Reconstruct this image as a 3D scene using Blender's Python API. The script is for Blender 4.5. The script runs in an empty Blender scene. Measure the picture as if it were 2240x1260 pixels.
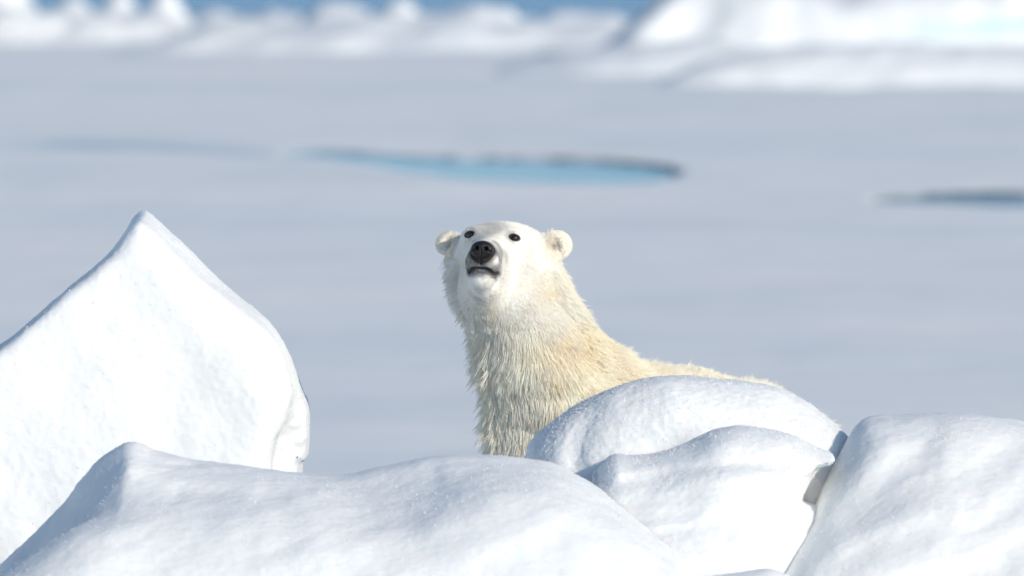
import bpy, math, random
import numpy as np
from mathutils import Vector, kdtree

random.seed(4)
rng = np.random.default_rng(7)
sc = bpy.context.scene
R = math.radians

# ------------------------------------------------------------------ camera
CAM_H, PITCH, FPX = 3.3, R(4.0), 21000.0
DIST = 30.0                                     # distance of the bear
cam_d = bpy.data.cameras.new('camera')
cam_d.sensor_width = 36.0
cam_d.lens = FPX * 36.0 / 2240.0
cam_d.clip_start = 0.5
cam_d.clip_end = 20000
cam_d.dof.use_dof = True
cam_d.dof.focus_distance = 29.95
cam_d.dof.aperture_fstop = 3.0
cam = bpy.data.objects.new('camera', cam_d)
cam.location = (0, 0, CAM_H)
cam.rotation_euler = (math.pi / 2 - PITCH, 0, 0)
sc.collection.objects.link(cam)
sc.camera = cam

# ------------------------------------------------------------------ sky and sun
SUN_AZ, SUN_EL = R(44), R(22.5)                   # azimuth: to the right of straight behind the camera
to_sun = Vector((math.sin(SUN_AZ) * math.cos(SUN_EL), -math.cos(SUN_AZ) * math.cos(SUN_EL), math.sin(SUN_EL)))
world = bpy.data.worlds.new('World')
sc.world = world
world.use_nodes = True
wn = world.node_tree
bg = wn.nodes['Background']
sky = wn.nodes.new('ShaderNodeTexSky')
sky.sky_type = 'NISHITA'
sky.sun_disc = False
sky.sun_elevation = SUN_EL
sky.sun_rotation = math.atan2(to_sun.x, to_sun.y)
sky.air_density = 1.0
sky.dust_density = 0.4
sky.ozone_density = 1.8
wn.links.new(sky.outputs[0], bg.inputs[0])
bg.inputs[1].default_value = 0.13
sun_d = bpy.data.lights.new('sun', 'SUN')
sun_d.energy = 3.4
sun_d.angle = R(0.53)
sun_d.color = (1.0, 0.915, 0.80)
sun = bpy.data.objects.new('sun', sun_d)
sun.rotation_euler = (-to_sun).to_track_quat('-Z', 'Y').to_euler()
sun.location = (10, -5, 20)
sc.collection.objects.link(sun)
sc.view_settings.view_transform = 'Standard'
sc.view_settings.look = 'None'
sc.view_settings.exposure = 0.02
sc.view_settings.gamma = 1.0
sc.view_settings.use_curve_mapping = False
sc.render.engine = 'CYCLES'
sc.cycles.max_bounces = 8
sc.cycles.diffuse_bounces = 4

# ------------------------------------------------------------------ helpers
def at(px, py, y):
    """world (x, z) of a point seen at photograph pixel (px, py), standing at distance y"""
    a = (np.asarray(px, float) - 1120) / FPX
    b = (np.asarray(py, float) - 630) / FPX
    dy = math.cos(PITCH) - b * math.sin(PITCH)
    t = y / dy
    return a * t, CAM_H + t * (-math.sin(PITCH) - b * math.cos(PITCH))

def on_ice(px, py, z=0.0):
    """world (x, y) where that sight line meets height z"""
    a = (np.asarray(px, float) - 1120) / FPX
    b = (np.asarray(py, float) - 630) / FPX
    t = (CAM_H - z) / (math.sin(PITCH) + b * math.cos(PITCH))
    return a * t, t * (math.cos(PITCH) - b * math.sin(PITCH))

def tag(o, label=None, cat=None, group=None, kind=None):
    if label: o['label'] = label
    if cat: o['category'] = cat
    if group: o['group'] = group
    if kind: o['kind'] = kind
    return o

def mesh_obj(name, V, F, mat, parent=None, smooth=True, attrs=None):
    me = bpy.data.meshes.new(name)
    V = np.asarray(V, np.float32); F = np.asarray(F, np.int32)
    n = F.shape[1]
    me.vertices.add(len(V)); me.vertices.foreach_set('co', V.ravel())
    me.loops.add(F.size); me.loops.foreach_set('vertex_index', F.ravel())
    me.polygons.add(len(F))
    me.polygons.foreach_set('loop_start', np.arange(0, F.size, n, dtype=np.int32))
    me.polygons.foreach_set('use_smooth', np.full(len(F), smooth))
    me.update(calc_edges=True)
    for k, c in (attrs or {}).items():
        a = me.attributes.new(k, 'FLOAT_COLOR', 'POINT')
        c4 = np.ones((len(V), 4), np.float32); c4[:, :3] = c
        a.data.foreach_set('color', c4.ravel())
    me.materials.append(mat)
    o = bpy.data.objects.new(name, me)
    sc.collection.objects.link(o)
    if parent: o.parent = parent
    return o

def smin(a, b, k):
    h = np.clip(0.5 + 0.5 * (b - a) / k, 0, 1)
    return b + (a - b) * h - k * h * (1 - h)

def smax(a, b, k):
    return -smin(-a, -b, k)

def sstep(a, b, x):
    t = np.clip((x - a) / (b - a), 0, 1)
    return t * t * (3 - 2 * t)

def _hash(i, j, k, s):
    h = (i * 374761393 + j * 668265263 + k * 2147483647 + s * 974634777).astype(np.int64)
    h = (h ^ (h >> 13)) * 1274126177
    h = h ^ (h >> 16)
    return (h & 0xFFFF).astype(np.float64) / 32767.5 - 1.0

def noise(P, s=0):
    """value noise in -1..1"""
    i = np.floor(P).astype(np.int64); f = P - i
    f = f * f * f * (f * (f * 6 - 15) + 10)
    r = 0
    for a in (0, 1):
        for b in (0, 1):
            for c in (0, 1):
                w = (f[:, 0] if a else 1 - f[:, 0]) * (f[:, 1] if b else 1 - f[:, 1]) * (f[:, 2] if c else 1 - f[:, 2])
                r = r + w * _hash(i[:, 0] + a, i[:, 1] + b, i[:, 2] + c, s)
    return r

def fbm(P, octs=4, s=0, gain=0.5):
    r = 0; a = 1
    for o in range(octs):
        r = r + a * noise(P * 2 ** o + 17.3 * o, s + o); a *= gain
    return r

def nets(fn, xs, ys, zs, newton=1):
    """closed surface of fn(x, y, z) = 0 on a rectilinear grid"""
    xs, ys, zs = (np.asarray(v, np.float32) for v in (xs, ys, zs))
    F = np.asarray(fn(xs[:, None, None], ys[None, :, None], zs[None, None, :]), np.float32)
    F = np.broadcast_to(F, (len(xs), len(ys), len(zs)))
    S = F < 0
    c = np.zeros((len(xs) - 1, len(ys) - 1, len(zs) - 1), np.uint8)
    for a in (0, 1):
        for b in (0, 1):
            for d in (0, 1):
                c += S[a:a + c.shape[0], b:b + c.shape[1], d:d + c.shape[2]]
    act = (c > 0) & (c < 8)
    I, J, K = np.nonzero(act)
    idx = -np.ones(act.shape, np.int64); idx[I, J, K] = np.arange(len(I))
    acc = np.zeros((len(I), 3)); cnt = np.zeros(len(I))
    corners = [(a, b, d) for a in (0, 1) for b in (0, 1) for d in (0, 1)]
    val = {q: F[I + q[0], J + q[1], K + q[2]].astype(float) for q in corners}
    for q in corners:
        for ax in range(3):
            if q[ax]: continue
            r = list(q); r[ax] = 1; r = tuple(r)
            v0, v1 = val[q], val[r]
            m = (v0 < 0) != (v1 < 0)
            t = np.where(m, v0 / np.where(m, v0 - v1, 1), 0)
            pos = []
            for k2, (G, N) in enumerate(((xs, I), (ys, J), (zs, K))):
                p0 = G[N + q[k2]]
                pos.append(p0 + (t * (G[N + 1] - G[N]) if k2 == ax else 0))
            for k2 in range(3): acc[:, k2] += np.where(m, pos[k2], 0)
            cnt += m
    V = acc / cnt[:, None]
    quads = []
    for ax in range(3):
        lo = [slice(1, -1)] * 3; hi = [slice(1, -1)] * 3
        lo[ax] = slice(0, -1); hi[ax] = slice(1, None)
        A, B = S[tuple(lo)], S[tuple(hi)]
        e = np.array(np.nonzero(A != B))
        off = np.array([1, 1, 1]); off[ax] = 0
        e = e + off[:, None]
        u, v = [(1, 2), (2, 0), (0, 1)][ax]
        def cell(du, dv):
            g = e.copy(); g[u] -= du; g[v] -= dv
            return idx[g[0], g[1], g[2]]
        Q = np.stack([cell(1, 1), cell(0, 1), cell(0, 0), cell(1, 0)], 1)
        inside = S[e[0], e[1], e[2]]
        Q[~inside] = Q[~inside][:, ::-1]
        quads.append(Q)
    Q = np.concatenate(quads)
    for _ in range(newton):
        h = 1e-3
        f0 = fn(V[:, 0], V[:, 1], V[:, 2])
        g = np.stack([fn(V[:, 0] + h, V[:, 1], V[:, 2]) - f0, fn(V[:, 0], V[:, 1] + h, V[:, 2]) - f0,
                      fn(V[:, 0], V[:, 1], V[:, 2] + h) - f0], 1) / h
        st = f0[:, None] * g / np.maximum((g ** 2).sum(1), 0.05)[:, None]
        L = np.linalg.norm(st, axis=1)
        V = V - st * np.minimum(1, 0.006 / np.maximum(L, 1e-9))[:, None]
    return V, Q

def vnormals(V, Q):
    n = np.cross(V[Q[:, 2]] - V[Q[:, 0]], V[Q[:, 3]] - V[Q[:, 1]])
    N = np.zeros_like(V)
    for k in range(4):
        for a in range(3):
            N[:, a] += np.bincount(Q[:, k], n[:, a], len(V))
    return N / np.maximum(np.linalg.norm(N, axis=1), 1e-12)[:, None]

def smooth_line(P, n=8):
    P = np.asarray(P, float); out = []
    E = np.vstack([2 * P[0] - P[1], P, 2 * P[-1] - P[-2]])
    for i in range(len(P) - 1):
        a, b, c, d = E[i:i + 4]
        for t in np.linspace(0, 1, n, endpoint=False):
            out.append(0.5 * ((2 * b) + (c - a) * t + (2 * a - 5 * b + 4 * c - d) * t ** 2 + (3 * b - a - 3 * c + d) * t ** 3))
    out.append(P[-1])
    return np.array(out)

def sd_poly(P, x, z):
    """signed distance to closed polygon P in the xz plane"""
    x, z = np.broadcast_arrays(x, z)
    d = np.full(x.shape, 1e9); s = np.ones(x.shape)
    A = P; B = np.roll(P, 1, 0)
    for (ax, az), (bx, bz) in zip(A, B):
        ex, ez = bx - ax, bz - az
        wx, wz = x - ax, z - az
        t = np.clip((wx * ex + wz * ez) / max(ex * ex + ez * ez, 1e-12), 0, 1)
        d = np.minimum(d, (wx - ex * t) ** 2 + (wz - ez * t) ** 2)
        c1, c2, c3 = z >= az, z < bz, ex * wz > ez * wx
        s = np.where((c1 & c2 & c3) | (~c1 & ~c2 & ~c3), -s, s)
    return s * np.sqrt(d)

def sd_line(P, x, z):
    d = 1e9
    for (ax, az), (bx, bz) in zip(P[:-1], P[1:]):
        ex, ez = bx - ax, bz - az
        t = np.clip(((x - ax) * ex + (z - az) * ez) / max(ex * ex + ez * ez, 1e-12), 0, 1)
        d = np.minimum(d, (x - ax - ex * t) ** 2 + (z - az - ez * t) ** 2)
    return np.sqrt(d)

# ------------------------------------------------------------------ materials
def new_mat(name):
    m = bpy.data.materials.new(name); m.use_nodes = True
    nt = m.node_tree
    return m, nt, nt.nodes['Principled BSDF']

def N(nt, t, **kw):
    n = nt.nodes.new(t)
    for k, v in kw.items():
        if k in n.inputs: n.inputs[k].default_value = v
        else: setattr(n, k, v)
    return n

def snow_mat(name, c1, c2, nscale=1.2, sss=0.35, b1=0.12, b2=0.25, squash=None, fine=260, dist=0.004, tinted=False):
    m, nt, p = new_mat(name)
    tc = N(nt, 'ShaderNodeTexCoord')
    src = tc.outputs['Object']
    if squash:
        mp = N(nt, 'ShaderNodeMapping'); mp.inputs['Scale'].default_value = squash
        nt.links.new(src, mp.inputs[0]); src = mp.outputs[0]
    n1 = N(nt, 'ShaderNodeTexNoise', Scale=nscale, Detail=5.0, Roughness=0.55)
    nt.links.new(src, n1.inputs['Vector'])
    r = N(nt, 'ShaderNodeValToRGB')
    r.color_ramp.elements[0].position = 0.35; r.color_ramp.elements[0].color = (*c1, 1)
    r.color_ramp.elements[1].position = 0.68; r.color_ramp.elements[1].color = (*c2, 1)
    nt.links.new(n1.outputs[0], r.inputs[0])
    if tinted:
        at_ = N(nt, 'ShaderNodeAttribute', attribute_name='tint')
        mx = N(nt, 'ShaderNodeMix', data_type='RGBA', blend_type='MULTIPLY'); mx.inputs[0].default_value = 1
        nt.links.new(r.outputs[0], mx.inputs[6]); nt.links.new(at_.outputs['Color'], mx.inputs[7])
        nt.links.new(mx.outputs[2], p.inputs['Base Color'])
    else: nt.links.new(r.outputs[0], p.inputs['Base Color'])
    n2 = N(nt, 'ShaderNodeTexNoise', Scale=55.0, Detail=6.0, Roughness=0.65)
    n3 = N(nt, 'ShaderNodeTexNoise', Scale=float(fine), Detail=2.0)
    nt.links.new(tc.outputs['Object'], n2.inputs['Vector']); nt.links.new(tc.outputs['Object'], n3.inputs['Vector'])
    bA = N(nt, 'ShaderNodeBump', Strength=b1, Distance=dist)
    bB = N(nt, 'ShaderNodeBump', Strength=b2, Distance=0.0015)
    nt.links.new(n2.outputs[0], bA.inputs['Height']); nt.links.new(n3.outputs[0], bB.inputs['Height'])
    nt.links.new(bA.outputs[0], bB.inputs['Normal']); nt.links.new(bB.outputs[0], p.inputs['Normal'])
    p.inputs['Roughness'].default_value = 0.55
    p.inputs['Specular IOR Level'].default_value = 0.25
    p.inputs['Subsurface Weight'].default_value = sss
    p.inputs['Subsurface Radius'].default_value = (0.6, 0.85, 1.0)
    p.inputs['Subsurface Scale'].default_value = 0.05
    return m

M_snow = snow_mat('snow', (0.79, 0.82, 0.835), (0.82, 0.838, 0.843), sss=0.6, b1=0.20)
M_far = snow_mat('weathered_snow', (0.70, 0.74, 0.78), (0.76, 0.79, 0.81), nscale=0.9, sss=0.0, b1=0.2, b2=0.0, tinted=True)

M_grain = snow_mat('snow_crystals', (0.76, 0.795, 0.82), (0.80, 0.82, 0.835), sss=0.0, b1=0, b2=0)
M_grain.node_tree.nodes['Principled BSDF'].inputs['Roughness'].default_value = 0.5

def ground_mat():
    m, nt, p = new_mat('snow_covered_ice')
    at_ = N(nt, 'ShaderNodeAttribute', attribute_name='tint')
    tc = N(nt, 'ShaderNodeTexCoord')
    mp = N(nt, 'ShaderNodeMapping'); mp.inputs['Scale'].default_value = (0.30, 0.45, 1)
    nt.links.new(tc.outputs['Object'], mp.inputs[0])
    n1 = N(nt, 'ShaderNodeTexNoise', Scale=1.0, Detail=6.0, Roughness=0.6)
    nt.links.new(mp.outputs[0], n1.inputs['Vector'])
    r = N(nt, 'ShaderNodeValToRGB')
    r.color_ramp.elements[0].position = 0.3; r.color_ramp.elements[0].color = (0.76, 0.815, 0.835, 1)
    r.color_ramp.elements[1].position = 0.72; r.color_ramp.elements[1].color = (0.91, 0.895, 0.885, 1)
    nt.links.new(n1.outputs[0], r.inputs[0])
    mx = N(nt, 'ShaderNodeMix', data_type='RGBA', blend_type='MULTIPLY'); mx.inputs[0].default_value = 1
    nt.links.new(r.outputs[0], mx.inputs[6]); nt.links.new(at_.outputs['Color'], mx.inputs[7])
    nt.links.new(mx.outputs[2], p.inputs['Base Color'])
    n2 = N(nt, 'ShaderNodeTexNoise', Scale=6.0, Detail=5.0)
    mp2 = N(nt, 'ShaderNodeMapping'); mp2.inputs['Scale'].default_value = (0.2, 0.3, 1)
    nt.links.new(tc.outputs['Object'], mp2.inputs[0]); nt.links.new(mp2.outputs[0], n2.inputs['Vector'])
    b = N(nt, 'ShaderNodeBump', Strength=0.45, Distance=0.03)
    nt.links.new(n2.outputs[0], b.inputs['Height']); nt.links.new(b.outputs[0], p.inputs['Normal'])
    p.inputs['Roughness'].default_value = 0.7
    p.inputs['Specular IOR Level'].default_value = 0.15
    return m
M_ground = ground_mat()

def water_mat(name, col, spec, rough, bump, ws=(1, 1, 1), scale=3.0):
    m, nt, p = new_mat(name)
    tc = N(nt, 'ShaderNodeTexCoord')
    mp = N(nt, 'ShaderNodeMapping'); mp.inputs['Scale'].default_value = ws
    nt.links.new(tc.outputs['Object'], mp.inputs[0])
    n = N(nt, 'ShaderNodeTexNoise', Scale=scale, Detail=4.0)
    nt.links.new(mp.outputs[0], n.inputs['Vector'])
    b = N(nt, 'ShaderNodeBump', Strength=bump, Distance=0.1)
    nt.links.new(n.outputs[0], b.inputs['Height']); nt.links.new(b.outputs[0], p.inputs['Normal'])
    p.inputs['Base Color'].default_value = (*col, 1)
    p.inputs['Roughness'].default_value = rough
    p.inputs['Specular IOR Level'].default_value = spec
    p.inputs['IOR'].default_value = 1.33
    return m
M_sea = water_mat('sea_water', (0.02, 0.24, 0.52), 0.25, 0.25, 0.8)
M_lead = water_mat('dark_melt_water', (0.04, 0.16, 0.32), 0.12, 0.2, 0.25, scale=5.0)
M_pond = water_mat('melt_water', (0.20, 0.49, 0.68), 0.10, 0.2, 0.25, scale=5.0)

# ------------------------------------------------------------------ sea
g = 20000.0
o = mesh_obj('sea', [(-g, -g, -0.35), (g, -g, -0.35), (g, g, -0.35), (-g, g, -0.35)], [(0, 1, 2, 3)], M_sea)
tag(o, kind='structure')

# ------------------------------------------------------------------ the ice floe with its melt ponds
def pond_poly(pts):
    p = smooth_line(np.array(pts + [pts[0]], float), 5)[:-1]
    x, y = on_ice(p[:, 0], p[:, 1])
    return np.stack([x, y], 1)
pond_main = pond_poly([(600, 334), (680, 345), (780, 358), (860, 374), (960, 390), (1100, 401), (1260, 406), (1390, 404), (1470, 390),
                       (1484, 374), (1440, 362), (1350, 352), (1230, 346), (1100, 343), (980, 342), (850, 335), (740, 329), (650, 328)])
pond_right = pond_poly([(1880, 434), (1930, 441), (1990, 446), (2080, 450), (2200, 455), (2330, 452), (2480, 440), (2420, 425), (2250, 419), (2100, 420), (1990, 423), (1930, 426)])
lead_left = pond_poly([(-60, 318), (60, 328), (200, 332), (400, 336), (560, 345), (700, 345), (660, 332), (500, 318), (330, 310), (180, 304), (40, 306)])
dip_far = pond_poly([(1700, 186), (1780, 194), (1880, 196), (1960, 190), (1880, 185), (1780, 182)])

def lin(a, b, s): return list(np.arange(a, b, s))
gx = np.array(sorted(set([-3000, -1000, -400, -150, -60, -30, -15, -9] + [round(v, 3) for v in lin(-6, 6.001, 0.05)] + [9, 15, 30, 60, 150, 400, 1000, 3000])), float)
gy = np.array([-3000, -800, -200, -50, -10, 10, 20, 26, 30, 34] + lin(36, 50, 0.4) + lin(50, 52, 0.15) + lin(52, 60, 0.04) + lin(60, 66, 0.25) + lin(66, 70, 0.08) + lin(70, 79.5, 0.3), float)
gy = np.append(gy, [79.5, 79.51])
X, Y = np.meshgrid(gx, gy, indexing='ij')
x, y = X.ravel(), Y.ravel()
P3 = np.stack([x, y, 0 * x], 1)
near = (np.abs(x) < 10) & (y > 30)
Z = np.zeros_like(x)
Z[near] = 0.012 * fbm(P3[near] * [0.35, 0.30, 1], 3, 5) + 0.006 * fbm(P3[near] * [0.5, 1.4, 1], 2, 15) + 0.004 * fbm(P3[near] * [2.0, 1.2, 1], 3, 9)
tint = np.ones((len(x), 3))
def carve(poly, depth, w, dark, rimw, farcol):
    global Z, tint
    m = (x > poly[:, 0].min() - 1) & (x < poly[:, 0].max() + 1) & (y > poly[:, 1].min() - 2) & (y < poly[:, 1].max() + 2)
    # distances in a frame where the long sight line direction is squeezed
    d = sd_poly(poly, x[m], y[m])
    d = d + 0.02 * fbm(P3[m] * [5, 5, 1], 3, 31)
    inside = sstep(0, -w, d)
    Z[m] = Z[m] * (1 - inside) - depth * inside
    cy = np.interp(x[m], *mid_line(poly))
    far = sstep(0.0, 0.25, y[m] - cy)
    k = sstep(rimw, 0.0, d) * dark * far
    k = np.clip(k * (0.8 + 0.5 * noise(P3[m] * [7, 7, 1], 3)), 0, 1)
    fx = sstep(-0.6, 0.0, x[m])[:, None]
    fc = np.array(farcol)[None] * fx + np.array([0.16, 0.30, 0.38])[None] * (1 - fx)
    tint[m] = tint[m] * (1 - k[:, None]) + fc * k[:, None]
def mid_line(poly):
    xs = np.linspace(poly[:, 0].min() + 0.02, poly[:, 0].max() - 0.02, 30); my = []
    for q in xs:
        ys = []
        for a, b in zip(poly, np.roll(poly, 1, 0)):
            if (a[0] - q) * (b[0] - q) < 0: ys.append(a[1] + (b[1] - a[1]) * (q - a[0]) / (b[0] - a[0]))
        my.append(0.5 * (min(ys) + max(ys)) if ys else poly[:, 1].mean())
    return xs, np.array(my)
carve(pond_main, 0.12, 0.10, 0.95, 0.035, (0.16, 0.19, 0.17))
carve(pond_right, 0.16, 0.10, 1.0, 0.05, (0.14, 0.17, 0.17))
# shallow wet trough leading to the pond on the left, and a faint one far off
for poly, col, dep, w in ((lead_left, (0.42, 0.63, 0.74), 0.03, 0.8), (dip_far, (0.62, 0.70, 0.72), 0.03, 0.5)):
    m = (x > poly[:, 0].min() - 1) & (x < poly[:, 0].max() + 1) & (y > poly[:, 1].min() - 2) & (y < poly[:, 1].max() + 2)
    k = sstep(0.15, -w, sd_poly(poly, x[m], y[m]))
    Z[m] -= dep * k
    tint[m] = tint[m] * (1 - k[:, None]) + np.array(col) * k[:, None]
Z[y >= 79.505] = -0.6
# uneven far edge of the floe
edge = y >= 79.4
yy = y.copy()
yy[edge] += 0.8 * noise(np.stack([x[edge] * 0.5, 0 * x[edge], 0 * x[edge]], 1), 12)
nx_, ny_ = len(gx), len(gy)
ii = np.arange(nx_ * ny_).reshape(nx_, ny_)
F = np.stack([ii[:-1, :-1].ravel(), ii[1:, :-1].ravel(), ii[1:, 1:].ravel(), ii[:-1, 1:].ravel()], 1)
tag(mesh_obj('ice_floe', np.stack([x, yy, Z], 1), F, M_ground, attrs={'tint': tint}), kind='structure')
for poly in (pond_main, pond_right):
    c = poly.mean(0); q = c + (poly - c) * 1.04
    n = len(q)
    zl = -0.020
    V = [(c[0], c[1], zl)] + [(a, b, zl) for a, b in q]
    T = [(0, 1 + i, 1 + (i + 1) % n) for i in range(n)]
    me = mesh_obj('melt_pond', V, T, M_pond if poly is pond_main else M_lead, smooth=False)
    tag(me, kind='structure')

# ------------------------------------------------------------------ snow mounds
def sil(pts, Y0, n=6, base=-0.2):
    """outline in metres of a mound whose skyline runs through the given points, standing at distance Y0"""
    p = smooth_line(pts, n)
    X_, Z_ = at(p[:, 0], p[:, 1], Y0)
    P = np.stack([X_, Z_], 1)
    P = np.vstack([[P[0, 0], base], P, [P[-1, 0], base]])
    return P

def blur2(A, n, times=3):
    """separable box blur of half-width n"""
    for _ in range(times):
        for ax in (0, 1):
            B_ = np.pad(A, [(n + 1, n) if i == ax else (0, 0) for i in (0, 1)], mode='edge')
            C_ = np.cumsum(B_, axis=ax)
            A = (np.take(C_, range(2 * n + 1, C_.shape[ax]), ax) - np.take(C_, range(0, C_.shape[ax] - 2 * n - 1), ax)) / (2 * n + 1)
    return A

def slab(P, Y0, Tf, Tb, slope, k, folds=None, kx=None):
    ztop = P[:, 1].max()
    h = 0.01 if np.ptp(P[:, 0]) < 3.5 and k < 0.5 else 0.03
    gx_ = np.arange(P[:, 0].min() - 0.3, P[:, 0].max() + 0.3, h); gz_ = np.arange(P[:, 1].min() - 0.3, ztop + 0.3, h)
    D = sd_poly(P, gx_[:, None], gz_[None, :])
    S_ = blur2(D, max(1, int(0.22 * k / h)))
    wt = sstep(-0.05 * k, -0.5 * k, D)
    D = D * (1 - wt) + np.minimum(S_, 0.6 * D) * wt
    T = Tf + slope * (ztop - gz_[None, :]) + 0 * D
    if folds is not None: T = T + folds(gx_[:, None], gz_[None, :])
    def lookup(G, x, z):
        a = np.clip((x - gx_[0]) / h, 0, len(gx_) - 1.001); b = np.clip((z - gz_[0]) / h, 0, len(gz_) - 1.001)
        i = a.astype(int); j = b.astype(int); a = a - i; b = b - j
        return (G[i, j] * (1 - a) + G[i + 1, j] * a) * (1 - b) + (G[i, j + 1] * (1 - a) + G[i + 1, j + 1] * a) * b
    def f(x, y, z):
        if x.ndim < 3:
            d2, t, zz = lookup(D, x, z), lookup(T, x, z), z
        else:
            X_, Z_ = np.broadcast_arrays(x[:, 0, 0][:, None], z[0, 0, :][None, :])
            d2, t, zz = lookup(D, X_, Z_)[:, None, :], lookup(T, X_, Z_)[:, None, :], z
        q = np.maximum((Y0 - y) - t, (y - Y0) - (Tb + 0.3 * slope * (ztop - zz)))
        return smax(d2, q, kx(x) if kx is not None else k)
    return f

def crease(pts, Y0, width, depth):
    p = smooth_line(pts, 4); X_, Z_ = at(p[:, 0], p[:, 1], Y0)
    P = np.stack([X_, Z_], 1)
    return lambda x, z: depth * np.exp(-(sd_line(P, x, z) / width) ** 2)

def fsum(*fs):
    return lambda x, z: sum(f(x, z) for f in fs)

def streaks(ang, wl, amp, s=0, stretch=5.0):
    """wind-carved folds running at ang in the face"""
    ca, sa = math.cos(ang), math.sin(ang)
    def f(x, z):
        x, z = np.broadcast_arrays(x, z)
        u = (x * ca + z * sa) / (wl * stretch); v = (-x * sa + z * ca) / wl
        P = np.stack([u.ravel(), v.ravel(), 0 * u.ravel() + s], 1)
        return (amp * fbm(P, 2, s, 0.4)).reshape(x.shape)
    return f

def build_mound(name, parts, k, step, label, Y0, rough=0.0018, mat=None, ybounds=(-0.9, 0.6), cat='snow mound', seed=0, group=None, lump=0.012, lumps=3.0, grains=0, tintfn=None):
    mat = mat or M_snow
    def fn(x, y, z):
        r = parts[0][1](x, y, z)
        for (_, f), kk in zip(parts[1:], k): r = smin(r, f(x, y, z), kk)
        return r
    allP = np.vstack([p for p, _ in parts])
    x0, x1 = allP[:, 0].min() - 0.06, allP[:, 0].max() + 0.06
    z1 = allP[:, 1].max() + 0.05
    ys = np.concatenate([np.arange(Y0 + ybounds[0], Y0 + 0.06, step), np.arange(Y0 + 0.06, Y0 + ybounds[1], step * 2)])
    zs = np.concatenate([np.arange(-0.26, 0.3, step * 2), np.arange(0.3, z1, step)]) if z1 > 0.4 else np.arange(-0.26, z1, step)
    V, Q = nets(fn, np.arange(x0, x1, step), ys, zs)
    Nn = vnormals(V, Q)
    V = V + Nn * (lump * fbm(V * lumps, 3, seed + 40))[:, None]
    if name == 'snow_block':                    # crumbly lower right corner
        kk = sstep(-0.60, -0.50, V[:, 0] + 0.10 * (V[:, 2] - 1.0))
        V = V + Nn * (kk * 0.010 * fbm(V * 22, 3, 77))[:, None]
    V = V + Nn * (0.0012 * fbm(V * 22, 2, seed + 60))[:, None]
    V = V + Nn * (0.7 * rough * noise(V * 95, seed + 80) + rough * 0.45 * noise(V * 210, seed + 81))[:, None]
    col = np.ones((len(V), 3))
    if tintfn is not None: col = tintfn(V)
    o = mesh_obj(name, V, Q, mat, attrs={'tint': col})
    if grains: add_grains(o, V, Q, Nn, grains, seed)
    return tag(o, label, cat, group)

def add_grains(parent, V, Q, Nn, count, seed):
    """loose snow crystals lying on the surface"""
    g_ = np.random.default_rng(seed + 500)
    ctr = V[Q].mean(1)
    area = np.linalg.norm(np.cross(V[Q[:, 2]] - V[Q[:, 0]], V[Q[:, 3]] - V[Q[:, 1]]), axis=1)
    wgt = area * np.clip(0.5 + 0.9 * noise(ctr * 6, seed + 7), 0.06, 2) * (ctr[:, 2] > 0.3) * sstep(0.35, 0.0, ctr[:, 1] - parent_y(ctr))
    pick = g_.choice(len(Q), count, p=wgt / wgt.sum())
    uv = g_.random((count, 2))
    q = V[Q[pick]]
    C_ = (q[:, 0] * (1 - uv[:, :1]) + q[:, 1] * uv[:, :1]) * (1 - uv[:, 1:]) + (q[:, 3] * (1 - uv[:, :1]) + q[:, 2] * uv[:, :1]) * uv[:, 1:]
    r_ = 0.0006 + 0.0016 * g_.random(count) ** 2.5
    base = np.array([(1, 0, 0), (-1, 0, 0), (0, 1, 0), (0, -1, 0), (0, 0, 1), (0, 0, -1)], float)
    off = base[None] * (0.6 + 0.8 * g_.random((count, 6, 1))) + 0.35 * g_.normal(size=(count, 6, 3))
    VV = C_[:, None] + Nn[Q[pick, 0]][:, None] * (0.1 * r_)[:, None, None] + off * r_[:, None, None]
    tri = np.array([(0, 2, 4), (2, 1, 4), (1, 3, 4), (3, 0, 4), (2, 0, 5), (1, 2, 5), (3, 1, 5), (0, 3, 5)])
    FF = (tri[None] + 6 * np.arange(count)[:, None, None]).reshape(-1, 3)
    tag(mesh_obj('snow_grains', VV.reshape(-1, 3), FF, M_grain, parent, smooth=False), kind='stuff')

def parent_y(c):
    return np.full(len(c), c[:, 1].min() * 0.5 + c[:, 1].max() * 0.5)

ST = 0.008
# tall pointed block at the left
Y1 = 30.15
pA = sil([(-560, 1500), (-420, 1120), (-250, 900), (-120, 822), (0, 760), (65, 706), (130, 650), (196, 598), (241, 558), (268, 522), (290, 485), (306, 472), (320, 472), (345, 490), (400, 542), (470, 610),
          (530, 664), (578, 706), (606, 745), (628, 800), (640, 850), (632, 905), (612, 960), (600, 1100), (590, 1500)], Y1)
pB = sil([(480, 1500), (500, 760), (560, 712), (605, 750), (640, 820), (662, 862), (678, 900), (680, 985), (668, 1020), (662, 1050), (650, 1500)], Y1 + 0.16)
build_mound('snow_block', [(pA, slab(pA, Y1, 0.28, 0.24, 0.16, 0.14, fsum(streaks(-0.9, 0.35, 0.008, 3), lambda x, z: -0.05 * (x + 1.0) + 0 * z), kx=lambda x: 0.035 + 0.10 * sstep(-1.35, -0.95, x))),
                           (pB, slab(pB, Y1 + 0.20, 0.22, 0.2, 0.06, 0.12, fsum(streaks(1.45, 0.04, 0.028, 8), streaks(0.3, 0.025, 0.010, 9, 1.0))))], [0.05], ST,
            'tall white snow block with a sharp leaning peak left of the bear', Y1, seed=1, rough=0.0022, grains=9000)

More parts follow.
